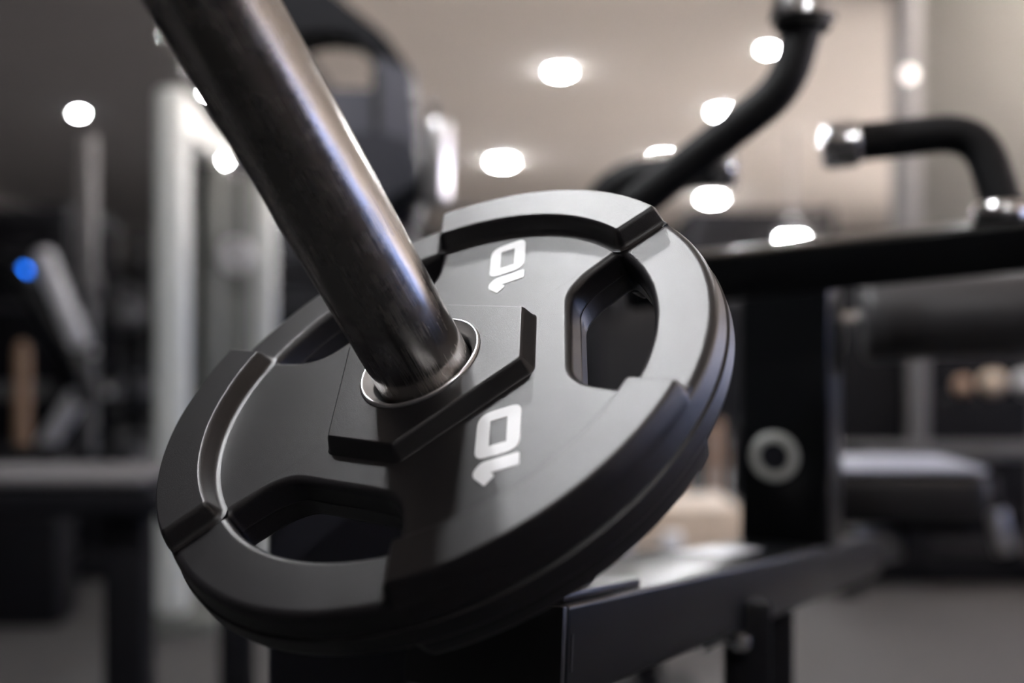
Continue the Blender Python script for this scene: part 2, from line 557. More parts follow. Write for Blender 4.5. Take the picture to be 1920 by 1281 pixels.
# raised rim pads between the holes, on both faces
HP = 0.0102
def pad_outline():
    b0 = math.radians(30.0)
    o = arc(0, 0, 0.1485, -b0, b0, 40)
    i = arc(0, 0, 0.1240, b0 * 0.99, -b0 * 0.99, 34)
    pts = o + i
    return round_poly(pts, [0.0034 if k in (0, 40, 41, len(pts) - 1) else 0 for k in range(len(pts))], 4)
def pad_layers(po, sgn, z0):
    N = len(po)
    def shape(d_out, d_in):           # different draft at the rim and at the inner side
        base = offset(po, 1.0)
        res_ = []
        for (x, y), (ox, oy) in zip(po, base):
            nx, ny = ox - x, oy - y
            r = math.hypot(x, y)
            rad = (nx * x + ny * y) / r / max(math.hypot(nx, ny), 1e-9)
            d = d_out if (rad > 0.35) else d_in
            X, Y = x + nx * d, y + ny * d
            rr = math.hypot(X, Y); lim = 0.1485 + d_out + 1e-5
            if rr > lim: X, Y = X * lim / rr, Y * lim / rr
            res_.append((X, Y))
        return res_
    L = [(shape(0.0024, 0.0066), z0 - sgn * 0.004), (shape(0.0024, 0.0066), z0 + sgn * 0.0001), (shape(0.0023, 0.0050), z0 + sgn * 0.0005),
         (shape(0.0022, 0.0039), z0 + sgn * 0.0014), (shape(0.0020, 0.0032), z0 + sgn * 0.0028),
         (shape(0.0010, 0.0014), z0 + sgn * (HP - 0.0026)),
         (shape(0.0003, 0.0004), z0 + sgn * (HP - 0.0012)), (shape(-0.0004, -0.0004), z0 + sgn * (HP - 0.0003)),
         (shape(-0.0010, -0.0012), z0 + sgn * HP)]
    return L
po = pad_outline()
for face, (sgn, z0) in enumerate(((1, 0.0), (-1, -TH))):
    for k in range(3):
        a = PI / 3 + k * 2 * PI / 3
        def rt(poly): return [(x * math.cos(a) - y * math.sin(a), x * math.sin(a) + y * math.cos(a)) for x, y in poly]
        bm = bmesh.new()
        loft(bm, [(rt(s), z) for s, z in pad_layers(po, sgn, z0)])
        plink('rim_pad', bm, 'rubber', 30)

# raised six-sided hub on each face
rh, ah = 0.0592, 0.372
hexo = []
for k in range(3):
    for s in (-1, 1):
        a = k * 2 * PI / 3 + s * ah
        hexo.append((rh * math.cos(a), rh * math.sin(a)))
hexo = round_poly(hexo, [0.0012] * 6, 3)
bore = [(0.0326 * math.cos(a), 0.0326 * math.sin(a)) for a in [2 * PI * k / 96 for k in range(96)]]
HH = 0.0089
for sgn, z0 in ((1, 0.0), (-1, -TH)):
    bm = bmesh.new()
    # side skin, then a flat top with the bore open
    lay = [(offset(hexo, 0.0042), z0 - sgn * 0.002), (offset(hexo, 0.0042), z0), (offset(hexo, 0.0032), z0 + sgn * 0.001), (offset(hexo, 0.0009), z0 + sgn * (HH - 0.002)),
           (offset(hexo, 0.0001), z0 + sgn * (HH - 0.0007)), (offset(hexo, -0.0006), z0 + sgn * (HH - 0.0001)), (offset(hexo, -0.0012), z0 + sgn * HH)]
    vs = [[bm.verts.new((x, y, z)) for x, y in poly] for poly, z in lay]
    n = len(vs[0])
    for a_, b_ in zip(vs, vs[1:]):
        for i in range(n): bm.faces.new((a_[i], a_[(i + 1) % n], b_[(i + 1) % n], b_[i]))
    lip = [bm.verts.new((x, y, z0 + sgn * HH)) for x, y in bore]
    low = [bm.verts.new((x, y, z0 - sgn * 0.002)) for x, y in bore]
    for i in range(96): bm.faces.new((lip[i], lip[(i + 1) % 96], low[(i + 1) % 96], low[i]))
    e = [bm.edges.get((vs[-1][i], vs[-1][(i + 1) % n])) for i in range(n)] + [bm.edges.get((lip[i], lip[(i + 1) % 96])) for i in range(96)]
    bmesh.ops.triangle_fill(bm, edges=e, use_beauty=True)
    plink('hub', bm, 'rubber', 30)

# steel bushing
zt = HH
prof = [(0.0325, zt - 0.004), (0.0333, zt), (0.0332, zt + 0.0009), (0.0326, zt + 0.0017), (0.0317, zt + 0.0018), (0.0310, zt + 0.0012), (0.0302, zt + 0.0004),
        (0.0286, zt - 0.0013), (0.0276, zt - 0.0024), (0.0270, zt - 0.0036), (0.0266, zt - 0.0056), (0.0263, zt - 0.009), (0.0262, -TH - HH), (0.0325, -TH - HH)]
bm = lathe((0, 0, 0), (0, 0, 1), prof, 128, closed=True, xdir=(1, 0, 0))
tag(plink('bushing', bm, 'polished', 50), 'bright steel bushing ring round the bore')

# white "10" printed twice
def number(dx, dy, sc):
    def mp(x, y): return ((x - 42) * sc + 42 + dx) / 1000, ((y + 61) * sc - 61 + dy) / 1000
    zero_o = round_poly([(30.9, -77.2), (53.0, -77.2), (53.0, -45.1), (30.9, -45.1)], [6.0, 7.5, 6.0, 8.5], 8)
    zero_i = round_poly([(37.6, -69.8), (46.2, -69.8), (46.2, -52.2), (37.6, -52.2)], [0.3] * 4, 1)
    one = round_poly([(53.0, -79.4), (34.2, -79.4), (30.8, -84.5), (31.0, -88.2), (36.7, -95.6), (41.2, -91.0), (41.0, -89.6), (39.3, -87.9), (53.0, -87.9)],
                     [1.6, 4.5, 3, 1.5, 0.7, 1.2, 0.5, 0.4, 1.2], 6)
    bm = bmesh.new()
    h = 0.00025
    for z in (h,):
        vo = [bm.verts.new((*mp(x, y), z)) for x, y in zero_o]
        vi = [bm.verts.new((*mp(x, y), z)) for x, y in zero_i]
        e = []
        for ring in (vo, vi):
            for i in range(len(ring)): e.append(bm.edges.new((ring[i], ring[(i + 1) % len(ring)])))
        bmesh.ops.triangle_fill(bm, edges=e, use_beauty=True)
        v1 = [bm.verts.new((*mp(x, y), z)) for x, y in one]
        e = [bm.edges.new((v1[i], v1[(i + 1) % len(v1)])) for i in range(len(v1))]
        bmesh.ops.triangle_fill(bm, edges=e, use_beauty=True)
    g_ = bmesh.ops.extrude_face_region(bm, geom=bm.faces[:])
    for v in g_['geom']:
        if isinstance(v, bmesh.types.BMVert): v.co.z = -0.0001
    return bm
tag(plink('number_print', number(0, 0, 1.0), 'print', 0), 'white printed 10 facing the camera below the hub')
tag(plink('number_print', number(-1.2, 149.6, 0.95), 'print', 0), 'white printed 10 in the glare above the hub')

# ---------------------------------------------------------------- the machine that carries it
C0 = V(0.031, 0.66, HC - 0.149)                     # near top corner of the lower beam
BD = V(0.4386, 0.8917, -0.1119).normalized()        # along the beam
BW = V(-0.8917, 0.4386, 0).normalized()             # across it
BU = BW.cross(BD).normalized()
if BU.z < 0: BU = -BU
BWID, BHGT = 0.103, 0.055
def B(s, w, u): return C0 + BD * s + BW * w + BU * u
mach = empty('plate_loaded_machine', (0.1, 0.95, 0), 'black steel plate-loaded machine with foam grips carrying the weight plate', 'gym machine')
ax = (BD, BW, BU)

# sleeve (own orientation so the brushing runs along it)
sl = bmesh.new()
S0, S1 = -0.146, 0.36
lathe((0, 0, 0), (0, 0, 1), [(0.0, S0), (0.025, S0), (0.025, S1 - 0.003), (0.0242, S1 - 0.001), (0.022, S1), (0.0, S1 + 0.001)], 96, bm=sl)
me = bpy.data.meshes.new('sleeve'); bmesh.ops.recalc_face_normals(sl, faces=sl.faces); sl.to_mesh(me); sl.free()
me.materials.append(M['steel']); me.shade_smooth(); me.set_sharp_from_angle(angle=math.radians(40))
so = bpy.data.objects.new('sleeve', me); C.objects.link(so); so.parent = mach
so.location = PT - Vector(mach.location); so.rotation_euler = PM.to_euler()
tag(so, 'worn brushed steel loading sleeve')
link('stop_collar', lathe(P(0, 0, -TH - HH - 0.019), PN, [(0.0255, 0), (0.044, 0), (0.046, 0.003), (0.046, 0.014), (0.043, 0.017), (0.0255, 0.017)], 48, closed=True), 'powder', mach)

# lower beam with its end cap, slot and rubber stop
link('lower_beam', bx(B(0.563, BWID / 2, -BHGT / 2), (1.12, BWID, BHGT), ax, 0.003, 3), 'powder', mach)
cap = link('end_cap', bx(B(0.000, BWID / 2, -BHGT / 2), (0.006, BWID - 0.001, BHGT - 0.001), ax, 0.0015), 'plastic', mach)
link('slot', bx(B(0.0095, -0.0001, -0.0275), (0.0022, 0.0008, 0.021), ax), 'plastic', mach)
link('rubber_stop', bx(B(0.070, 0.050, 0.0032), (0.13, 0.092, 0.007), ax, 0.003), 'plastic', mach)
link('sleeve_bracket', bx(B(0.045, 0.045, 0.017), (0.07, 0.06, 0.022), ax, 0.004), 'powder', mach)
# leg under the beam with an adjusting knob
q = at(1437, 1190, 1.22)
lg = link('leg', ab(q.x - 0.028, q.x + 0.022, 1.19, 1.25, 0, HC - 0.265, 0.004), 'powder_soft', mach)
kn = at(1384, 1203, 1.0)
kb_ = link('knob', lathe(kn, (0.2, -1, 0.1), [(0.0, 0), (0.007, 0), (0.0085, 0.003), (0.0085, 0.010), (0.006, 0.013), (0, 0.014)], 20), 'chrome', mach)
link('knob_lever', tube([kn, kn + V(-0.012, 0.02, -0.002), kn + V(-0.024, 0.03, -0.012)], 0.005, 12), 'polished', kb_)
link('knob_plate', ab(kn.x - 0.008, kn.x + 0.03, 1.005, 1.03, HC - 0.36, HC - 0.225, 0.003), 'powder_soft', mach)
# front upright, navy side, with a gusset to the beam
fu0, fu1 = at(500, 1000, 0.81).x, at(768, 1000, 0.81).x
link('front_upright', ab(fu0, fu1, 0.81, 0.91, 0, HC - 0.085, 0.006, 3), 'dark_blue', mach)
link('gusset', bar(V((fu0 + fu1) / 2, 0.86, HC - 0.185), B(0.10, 0.06, -0.03), 0.04, 0.04), 'powder', mach)
link('foot', ab(fu0 - 0.03, fu1 + 0.25, 0.78, 0.94, 0, 0.05, 0.006), 'powder', mach)
# rear post standing on the beam, with a round bearing in its face
post_h0, post_h1 = -0.004, 0.285
pc = B(0.79, BWID / 2, 0)
zt_, zb_ = HC + 0.072, B(0.79, 0, 0).z - 0.006
AX2 = (V(0.4386, 0.8917, 0).normalized(), BW, V(0, 0, 1))
link('rear_post', bx((pc.x, pc.y, (zt_ + zb_) / 2), (0.085, BWID, zt_ - zb_), AX2, 0.006, 3), 'powder', mach)
rc = at(1437, 862, 1.318)
fn = -AX2[0]
rc = rc + fn * ((pc + fn * 0.0425 - rc).dot(fn))
rb = link('bearing_ring', lathe(rc, fn, [(0.017, -0.002), (0.0275, -0.002), (0.0285, 0.002), (0.0275, 0.006), (0.026, 0.007), (0.0185, 0.007), (0.017, 0.005)], 40, closed=True), 'white', mach)
link('bearing_core', lathe(rc, fn, [(0.0, 0.0), (0.0169, 0.0), (0.0169, 0.003), (0.0, 0.003)], 32), 'dark_blue', rb)
# upper beam
ub0, ub1 = at(1180, 533, 1.30), at(2040, 443, 1.20)
ud = (ub1 - ub0).normalized()
uu = (V(0, -0.2, 0.98) - ud * V(0, -0.2, 0.98).dot(ud)).normalized()      # the beam is rolled a little towards the aisle
uw = uu.cross(ud)
link('upper_beam', bx((ub0 + ub1) / 2, ((ub1 - ub0).length, 0.062, 0.052), (ud, uw, uu), 0.006, 3), 'powder', mach)
link('beam_cap', bx(ub0 - ud * 0.0025, (0.004, 0.056, 0.047), (ud, uw, uu), 0.0015), 'plastic', mach)

def grip(pts, r, rad, ends, name='foam_grip'):
    fo = link(name, tube(pts, r, 24, rad), 'foam', mach)
    return fo
# slanting grip with chrome bumper on top
G1 = [ub0 + ud * 0.035 + V(0, 0, 0.015), at(1150, 417, 1.27), at(1475, 165, 1.2), at(1507, 46, 1.2)]
g1 = grip(G1, 0.0198, 0.055, None)
d1 = (G1[3] - G1[2]).normalized()
d1 = V(0.02, 0.0, 1).normalized()
t1 = at(1504, 59, 1.2)
link('rubber_ring', lathe(t1, d1, [(0.0, 0), (0.026, 0), (0.0295, 0.004), (0.0295, 0.008), (0.026, 0.011), (0, 0.011)], 40), 'plastic', g1)
link('chrome_cap', lathe(t1 + d1 * 0.011, d1, [(0.0, 0), (0.031, 0), (0.034, 0.002), (0.0338, 0.006), (0.031, 0.020), (0.027, 0.030), (0.0, 0.034)], 48), 'chrome', g1)
# bent grip at the right
G2 = [at(1606, 268, 1.26), at(1835, 243, 1.24), at(1880, 386, 1.22)]
g2 = grip(G2, 0.0205, 0.10, None)
d2 = (G2[0] - G2[1]).normalized()
link('chrome_cap', lathe(G2[0] - d2 * 0.002, d2, [(0.0, 0), (0.0215, 0), (0.0245, 0.003), (0.0250, 0.012), (0.0250, 0.032), (0.0215, 0.038), (0, 0.040)], 40), 'chrome', g2)
c2 = at(1878, 412, 1.22)
link('chrome_collar', lathe(c2, (0.0, 0, 1), [(0.0, 0), (0.028, 0), (0.029, 0.004), (0.028, 0.014), (0.024, 0.018), (0.0, 0.019)], 40), 'chrome', mach)
# rear grip behind the slanting one
G3 = [at(1105, 405, 1.72), at(1165, 335, 1.7), at(1340, 318, 1.66)]
g3 = grip(G3, 0.026, 0.06, None)
d3 = (G3[2] - G3[1]).normalized()
link('chrome_cap', lathe(G3[2], d3, [(0.0, 0), (0.027, 0), (0.029, 0.003), (0.029, 0.026), (0.025, 0.030), (0, 0.031)], 40), 'chrome', g3)
link('rear_arm', tube([at(1105, 405, 1.72), at(1120, 470, 1.70), at(1190, 530, 1.4), at(1230, 528, 1.32)], 0.018, 16, 0.05), 'powder', mach)
# roller pad on its chrome axle
R0, R1 = at(1612, 603, 1.55), at(2020, 578, 1.50)
rl = link('roller_pad', rod(R0, R1, 0.055, 40, 0.014), 'roller', mach)
dr = (R1 - R0).normalized()
link('roller_axle', rod(R0 - dr * 0.035, R0 + dr * 0.01, 0.013, 20, 0.003), 'chrome', rl)
link('axle_bracket', tube([R0 - dr * 0.030, R0 - dr * 0.032 + V(0, 0, -0.03), V(pc.x + 0.05, pc.y + 0.06, R0.z - 0.08)], 0.012, 14, 0.02), 'polished', mach)
# seat pad behind the post
s0 = at(1560, 890, 1.92); s1 = at(1862, 890, 1.92)
zs = s0.z
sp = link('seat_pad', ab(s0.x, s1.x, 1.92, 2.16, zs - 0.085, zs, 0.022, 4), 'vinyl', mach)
link('seat_sheen', ab(s0.x + 0.004, s1.x - 0.004, 1.925, 2.155, zs + 0.0002, zs + 0.010, 0.005, 3), 'seat_sheen_pale', sp)  # pale sheet stands in for light reflected on the seat
link('seat_plate', ab(s0.x + 0.03, s1.x - 0.02, 1.95, 2.14, zs - 0.105, zs - 0.086, 0.004), 'powder', mach)
link('seat_arm', bar(B(1.05, BWID / 2, -0.02), V((s0.x + s1.x) / 2, 2.05, zs - 0.13), 0.06, 0.06), 'powder', mach)
link('seat_stem', ab((s0.x + s1.x) / 2 - 0.03, (s0.x + s1.x) / 2 + 0.03, 2.02, 2.08, zs - 0.16, zs - 0.104, 0.004), 'powder', mach)
# white strip standing in for a reflection on the beam top, seen through the gap
link('reflection_strip', bx(B(0.53, 0.066, 0.0006), (0.15, 0.05, 0.0012), ax), 'reflection_white', mach)

# ---------------------------------------------------------------- left: white cable tower
def tower():
    D = 4.0
    x0, x1 = at(287, 0, D).x, at(347, 0, D).x
    root = empty('cable_tower', V((x0 + x1) / 2, D + 0.5, 0), 'white steel cable tower with three uprights, left of the steel sleeve', 'gym machine')
    zt = at(0, 160, D).z
    r = (x1 - x0) / 2
    link('upright', ab(x0, x1, D, D + 0.09, 0.06, zt, 0.03, 4), 'white', root)
    xb = at(397, 0, 4.8).x
    link('upright', ab(xb - 0.045, xb + 0.045, 4.75, 4.84, 0.06, at(0, 235, 4.8).z, 0.02, 3), 'pale', root)
    xc = at(491, 0, 5.0).x
    zc = at(0, 250, 5.0).z
    link('upright', ab(xc - 0.045, xc + 0.045, 5.0, 5.09, 0.06, zc, 0.02, 3), 'white', root)
    link('top_bar', bar(V((x0 + x1) / 2, D + 0.04, zt - 0.07), V(xb, 4.8, zt - 0.09), 0.085, 0.12, 0.02), 'white', root)
    link('top_bar', bar(V(xb - 0.05, 4.8, zt - 0.06), V(xc, 5.05, zc - 0.05), 0.08, 0.08, 0.02), 'white', root)
    link('side_panel', ab(at(345, 0, 4.9).x, at(470, 0, 4.9).x, 4.9, 4.93, 0.3, at(0, 330, 4.9).z, 0.01), 'pale', root)
    bs = bmesh.new()
    for k in range(8):
        box(bs, ((xb + xc) / 2 + 0.01, 5.2, 0.13 + k * 0.055), (0.30, 0.12, 0.05), None, 0.005)
    link('weight_stack', bs, 'iron', root)
    for s in (-0.09, 0.09):
        link('guide_rod', rod(((xb + xc) / 2 + s, 5.2, 0.08), ((xb + xc) / 2 + s, 5.2, zt - 0.1), 0.012, 12), 'chrome', root)
    link('pulley', torus(V(xb + 0.12, 4.72, at(0, 478, 4.7).z), (0, 1, 0), 0.05, 0.02, 24, 10), 'silver', root)
    link('cable', rod(V(xb + 0.12, 4.72, at(0, 478, 4.7).z), V(xb + 0.12, 4.72, zt - 0.12), 0.006, 8), 'grey', root)
    link('base', ab(x0 - 0.02, xc + 0.06, D - 0.02, 5.3, 0, 0.06, 0.01), 'pale', root)
tower()

# left: low black frame, its top rail greyed to stand in for reflected light
D = 2.2
zr = at(0, 905, D).z
xa, xb = -1.35, at(452, 0, D + 0.3).x
fr = empty('rail_stand', V(-0.95, D + 0.1, 0), 'low black steel frame with a padded top rail greyed for reflected light, beside the white cable tower', 'gym machine')
link('top_rail', ab(xa, at(268, 0, D).x, D, D + 0.26, zr - 0.008, zr + 0.012, 0.006), 'vinyl_sheen', fr)
link('rail_body', ab(xa, at(292, 0, D).x, D + 0.005, D + 0.25, zr - 0.068, zr - 0.0085, 0.012), 'powder_soft', fr)
l0, l1 = at(192, 0, D + 0.05).x, at(270, 0, D + 0.05).x
link('leg', ab(l0, l1, D + 0.05, D + 0.13, 0.0, zr - 0.067, 0.008), 'powder_soft', fr)
link('leg', ab(-1.28, -1.20, D + 0.05, D + 0.13, 0.0, zr - 0.067, 0.008), 'powder_soft', fr)
l0, l1 = at(408, 0, 2.5).x, at(468, 0, 2.5).x
link('leg', ab(l0, l1, 2.5, 2.57, 0.0, zr - 0.1, 0.008), 'powder_soft', fr)
link('cross_bar', bar(V(at(250, 0, D).x, D + 0.2, zr - 0.085), V((l0 + l1) / 2, 2.53, zr - 0.085), 0.05, 0.05), 'powder_soft', fr)

# top left: black machine tower with a slanting hood and an opening
D = 2.6
bt = empty('machine_tower', V(at(700, 0, D).x, D + 0.15, 0), 'tall blue-black machine tower with a slanting hood, behind the steel sleeve', 'gym machine')
def pxpoly(pts, d0, d1, bev=0.0):
    """an outline seen at depth d0 given real thickness back to d1"""
    bm = bmesh.new()
    a = [at(x, y, d0) for x, y in pts]
    rings(bm, [a, [p + V(0, d1 - d0, 0) for p in a]])
    if bev: bmesh.ops.bevel(bm, geom=[e for e in bm.edges], offset=bev, segments=2, affect='EDGES')
    return bm
link('hood', pxpoly([(520, 80), (600, 46), (662, 54), (696, 100), (768, 128), (720, 62), (640, 8), (575, -60), (480, -60)], D, D + 0.18, 0.008), 'powder_soft', bt)
link('column', pxpoly([(702, 100), (770, 125), (782, 250), (782, 420), (702, 420)], D, D + 0.16, 0.008), 'slate', bt)
link('column_stem', ab(at(660, 0, D).x, at(770, 0, D).x, D + 0.02, D + 0.14, 0, at(0, 419, D).z, 0.01), 'dark_blue', bt)
link('inner_panel', pxpoly([(560, 166), (700, 166), (700, 290), (560, 290)], D + 0.03, D + 0.12, 0.006), 'slate', bt)
link('panel_gap', ab(at(698, 0, D).x, at(714, 0, D).x, D - 0.006, D + 0.01, at(0, 270, D).z, at(0, 130, D).z), 'plastic', bt)
link('lower_block', pxpoly([(560, 285), (690, 240), (776, 262), (790, 330), (778, 396), (560, 396)], D - 0.05, D + 0.2, 0.012), 'dark_blue', bt)
h0, h1 = at(815, 390, 2.3), at(822, 222, 2.3)
link('chrome_handle', rod(h0, h1, 0.030, 28, 0.02), 'polished', bt)
link('handle_arm', bar(V(h0.x, 2.32, h0.z + 0.05), V(at(740, 0, D).x, D - 0.04, h0.z + 0.03), 0.04, 0.04), 'powder', bt)
link('handle_tip', lathe(at(812, 200, 2.3), (0, 0, 1), [(0.0, -0.008), (0.008, -0.004), (0.011, 0.003), (0.008, 0.010), (0.0, 0.013)], 16), 'chrome', bt)
link('handle_pin', rod(h1 - V(0.004, 0, 0.01), at(812, 204, 2.3), 0.006, 10), 'powder', bt)

# far left: silver elliptical trainer
D = 5.0
et = empty('elliptical_trainer', V(at(120, 0, D).x, D + 0.2, 0), 'silver and black elliptical trainer with a blue indicator, at the far left', 'gym machine')
link('front_arm', bar(at(78, 470, D), at(152, 650, D), 0.10, 0.07, 0.02), 'silver', et)
link('rear_arm', bar(at(150, 735, D + 0.15), at(78, 850, D + 0.15), 0.10, 0.07, 0.02), 'silver', et)
link('side_rail', bar(at(-40, 733, D + 0.3), at(225, 733, D + 0.3), 0.05, 0.075, 0.01), 'grey', et)
link('handlebar', tube([at(-10, 480, D - 0.1), at(40, 520, D - 0.1), at(150, 700, D), at(160, 760, D)], 0.035, 14, 0.1), 'powder', et)
link('console', bx(at(40, 512, D), (0.15, 0.06, 0.16), None, 0.02), 'plastic', et)
link('indicator', lathe(at(45, 509, D - 0.04), (0, -1, 0), [(0.0, 0), (0.02, 0), (0.02, 0.006), (0, 0.008)], 20), 'blue', et)
link('motor_cover', bx(at(160, 535, D + 0.3), (0.13, 0.12, 0.15), None, 0.04, 3), 'grey', et)
link('flywheel', lathe(at(120, 950, D + 0.2), (0, 1, 0), [(0.0, 0), (0.22, 0), (0.25, 0.02), (0.25, 0.08), (0.22, 0.1), (0, 0.1)], 40), 'powder_soft', et)
link('base', ab(at(-60, 0, D).x, at(235, 0, D).x, D - 0.1, D + 0.5, 0, 0.10, 0.02), 'powder_soft', et)
for k, (x, y) in enumerate([(175, 661), (203, 735)]):
    link('chrome_knob', lathe(at(x, y, D - 0.1), (0.3, -1, 0.2), [(0.0, 0), (0.012, 0.0), (0.018, 0.008), (0.015, 0.02), (0, 0.026)], 18), 'polished', et)
link('mast', bar(at(110, 560, D + 0.25), V(at(120, 0, D).x, D + 0.25, 0.09), 0.12, 0.09, 0.02), 'powder_soft', et)
# tall pale post behind it
D = 6.5
lp = empty('machine_mast', V(at(155, 0, D).x, D, 0), 'thin grey steel mast standing under the leftmost downlight', 'post')
link('mast_tube', ab(at(138, 0, D).x, at(173, 0, D).x, D, D + 0.09, 0.03, at(0, 250, D).z, 0.02), 'grey', lp)
link('mast_foot', ab(at(120, 0, D).x, at(190, 0, D).x, D - 0.1, D + 0.2, 0, 0.03, 0.008), 'powder_soft', lp)
# wooden roller standing on end
D = 4.2
wr = empty('wooden_club', at(42, 640.5 + HC * F / D, D), 'slim wooden training club standing on a black block at the far left', 'training club')
b0 = V(at(42, 0, D).x, D, 0)
ct0 = at(0, 834.5, D).z
link('club_shaft', lathe(b0, (0, 0, 1), [(0.0, ct0), (0.030, ct0), (0.028, ct0 + 0.1), (0.026, at(0, 642, D).z - 0.03), (0.018, at(0, 642, D).z), (0, at(0, 642, D).z + 0.005)], 20), 'wood_dark', wr)
ct = at(0, 835, D).z
link('club_stand', ab(b0.x - 0.16, b0.x + 0.16, D - 0.1, D + 0.1, 0, ct, 0.01), 'powder_soft', wr)

# small silver and grey kettlebells on a dark rack, between trainer and tower
D = 5.6
rk = empty('kettlebell_rack', V(at(330, 0, D).x, D + 0.2, 0), 'dark steel rack of kettlebells behind the white cable tower', 'rack')
rx0, rx1 = at(195, 0, D).x, at(640, 0, D).x
SH = [at(0, y, D).z for y in (905, 770, 620, 500)]
for z in SH: link('shelf', ab(rx0, rx1, D, D + 0.4, z - 0.03, z, 0.005), 'powder_soft', rk)
for x in (rx0, rx1 - 0.06): link('rack_post', ab(x, x + 0.06, D + 0.41, D + 0.47, 0, 1.55, 0.006), 'powder_soft', rk)
kb_src = [None]
def kettlebell(loc, r, m, label):
    root = empty('kettlebell', loc, label, 'kettlebell', 'kettlebells on the dark rack')
    l = Vector(loc)
    link('bell', lathe(l, (0, 0, 1), [(0.0, 0)] + [(r * math.sin(a), r * (0.93 - math.cos(a))) for a in [0.42 + k * (PI - 0.42) / 12 for k in range(12)]] + [(0.0, r * 1.93)], 28), m, root)
    link('handle', tube([l + V(-r * 0.55, 0, r * 1.6), l + V(-r * 0.62, 0, r * 2.2), l + V(-r * 0.3, 0, r * 2.6), l + V(r * 0.3, 0, r * 2.6), l + V(r * 0.62, 0, r * 2.2), l + V(r * 0.55, 0, r * 1.6)], r * 0.17, 12, r * 0.3), m, root)
kb = [(235, 2, 0.085, 'grey', 'grey kettlebell on the rack between trainer and white tower, upper row'),
      (255, 1, 0.09, 'iron', 'dark iron kettlebell on the rack between trainer and white tower, middle row'),
      (400, 2, 0.10, 'silver', 'silver kettlebell on the rack between the white uprights, upper row'),
      (425, 1, 0.11, 'dark_blue', 'blue-black kettlebell on the rack between the white uprights, middle row'),
      (235, 0, 0.10, 'iron', 'dark iron kettlebell on the rack between trainer and white tower, bottom row'),
      (440, 3, 0.08, 'iron', 'dark iron kettlebell on the topmost shelf of the rack beside the sleeve')]
for px, s, r, m, lab in kb: kettlebell((at(px, 0, D + 0.15).x, D + 0.15, SH[s]), r, m, lab)

# ---------------------------------------------------------------- right background
D = 4.5
pb = empty('plyo_box', V(at(1290, 0, D).x, D + 0.2, 0), 'pale plywood jump box seen in the gap below the plate', 'box')
x0, x1 = at(1120, 0, D).x, at(1392, 0, D).x
zt = at(0, 955, D).z
link('front_panel', ab(x0, x1, D, D + 0.018, 0, zt, 0.002), 'wood', pb)
link('top_panel', ab(x0, x1, D + 0.018, D + 0.48, zt - 0.018, zt - 0.0005, 0.002), 'wood', pb)
for x in (x0, x1 - 0.018): link('side_panel', ab(x, x + 0.018, D + 0.019, D + 0.48, 0, zt - 0.019, 0.002), 'wood', pb)
link('back_panel', ab(x0 + 0.019, x1 - 0.019, D + 0.462, D + 0.48, 0, zt - 0.019, 0.002), 'wood', pb)
# slatted wooden screen further back
D = 7.5
ws = empty('slatted_screen', V(at(1330, 0, D).x, D, 0), 'brown slatted wood screen in the gap between plate and rear post', 'screen')
for k in range(5):
    x = at(1262 + 34 * k, 0, D).x
    link('slat', ab(x, x + 0.085, D, D + 0.03, 0.0, at(0, 790, D).z, 0.004), 'tan' if k % 2 == 0 else 'powder_soft', ws)
link('screen_rail', ab(at(1255, 0, D).x, at(1440, 0, D).x, D + 0.031, D + 0.06, 0.2, 0.28, 0.004), 'wood_dark', ws)
D = 3.4
kl = V(at(1212, 0, D).x, D, 0)
db = empty('dumbbell', V(kl.x, D, at(0, 1050, D).z), 'grey steel dumbbell lying on a black stand below the plate', 'dumbbell')
zc = at(0, 1026, D).z
link('handle', rod((kl.x - 0.10, D, zc), (kl.x + 0.10, D, zc), 0.014, 16), 'chrome', db)
for s in (-1, 1): link('head', rod((kl.x + s * 0.045, D, zc), (kl.x + s * 0.10, D, zc), 0.045, 24, 0.008), 'silver', db)
st = empty('dumbbell_stand', V(kl.x, D, 0), 'black pedestal under the grey dumbbell', 'stand')
link('stand_top', ab(kl.x - 0.14, kl.x + 0.14, D - 0.1, D + 0.1, zc - 0.075, zc - 0.0455, 0.006), 'powder_soft', st)
link('stand_column', ab(kl.x - 0.04, kl.x + 0.04, D - 0.04, D + 0.04, 0.02, zc - 0.0755, 0.004), 'powder_soft', st)
link('stand_foot', ab(kl.x - 0.14, kl.x + 0.14, D - 0.1, D + 0.1, 0, 0.02, 0.004), 'powder_soft', st)

# leg press in the right background
D = 4.8
lp = empty('leg_press', V(at(1760, 0, D).x, D + 0.4, 0), 'big black leg press machine on the floor at the far right', 'gym machine')
link('base', ab(at(1480, 0, D).x, at(2050, 0, D).x, D, D + 0.9, 0, 0.14, 0.02), 'powder_soft', lp)
link('shroud', ab(at(1560, 0, D).x, at(2040, 0, D).x, D + 0.5, D + 0.75, 0.14, at(0, 560, D + 0.5).z, 0.02), 'powder_soft', lp)
link('side_rail', bar(at(1560, 845, D - 0.2), at(2000, 845, D - 0.2), 0.05, 0.06, 0.006), 'grey', lp)
link('stack_guide', ab(at(1708, 0, D + 0.4).x, at(1745, 0, D + 0.4).x, D + 0.42, D + 0.48, 0.14, at(0, 660, D + 0.4).z, 0.01), 'grey', lp)
link('side_post', ab(at(1545, 0, D).x, at(1585, 0, D).x, D - 0.23, D - 0.14, 0.0, at(0, 832, D).z, 0.006), 'powder_soft', lp)
link('side_post', ab(at(1975, 0, D).x, at(2015, 0, D).x, D - 0.23, D - 0.14, 0.0, at(0, 832, D).z, 0.006), 'powder_soft', lp)
link('chrome_damper', rod(at(1868, 960, D - 0.05), at(1885, 1035, D - 0.05), 0.035, 20, 0.01), 'polished', lp)
link('damper_arm', tube([at(1868, 965, D - 0.05), at(1860, 930, D), at(1860, 900, D + 0.45)], 0.02, 12, 0.03), 'powder_soft', lp)
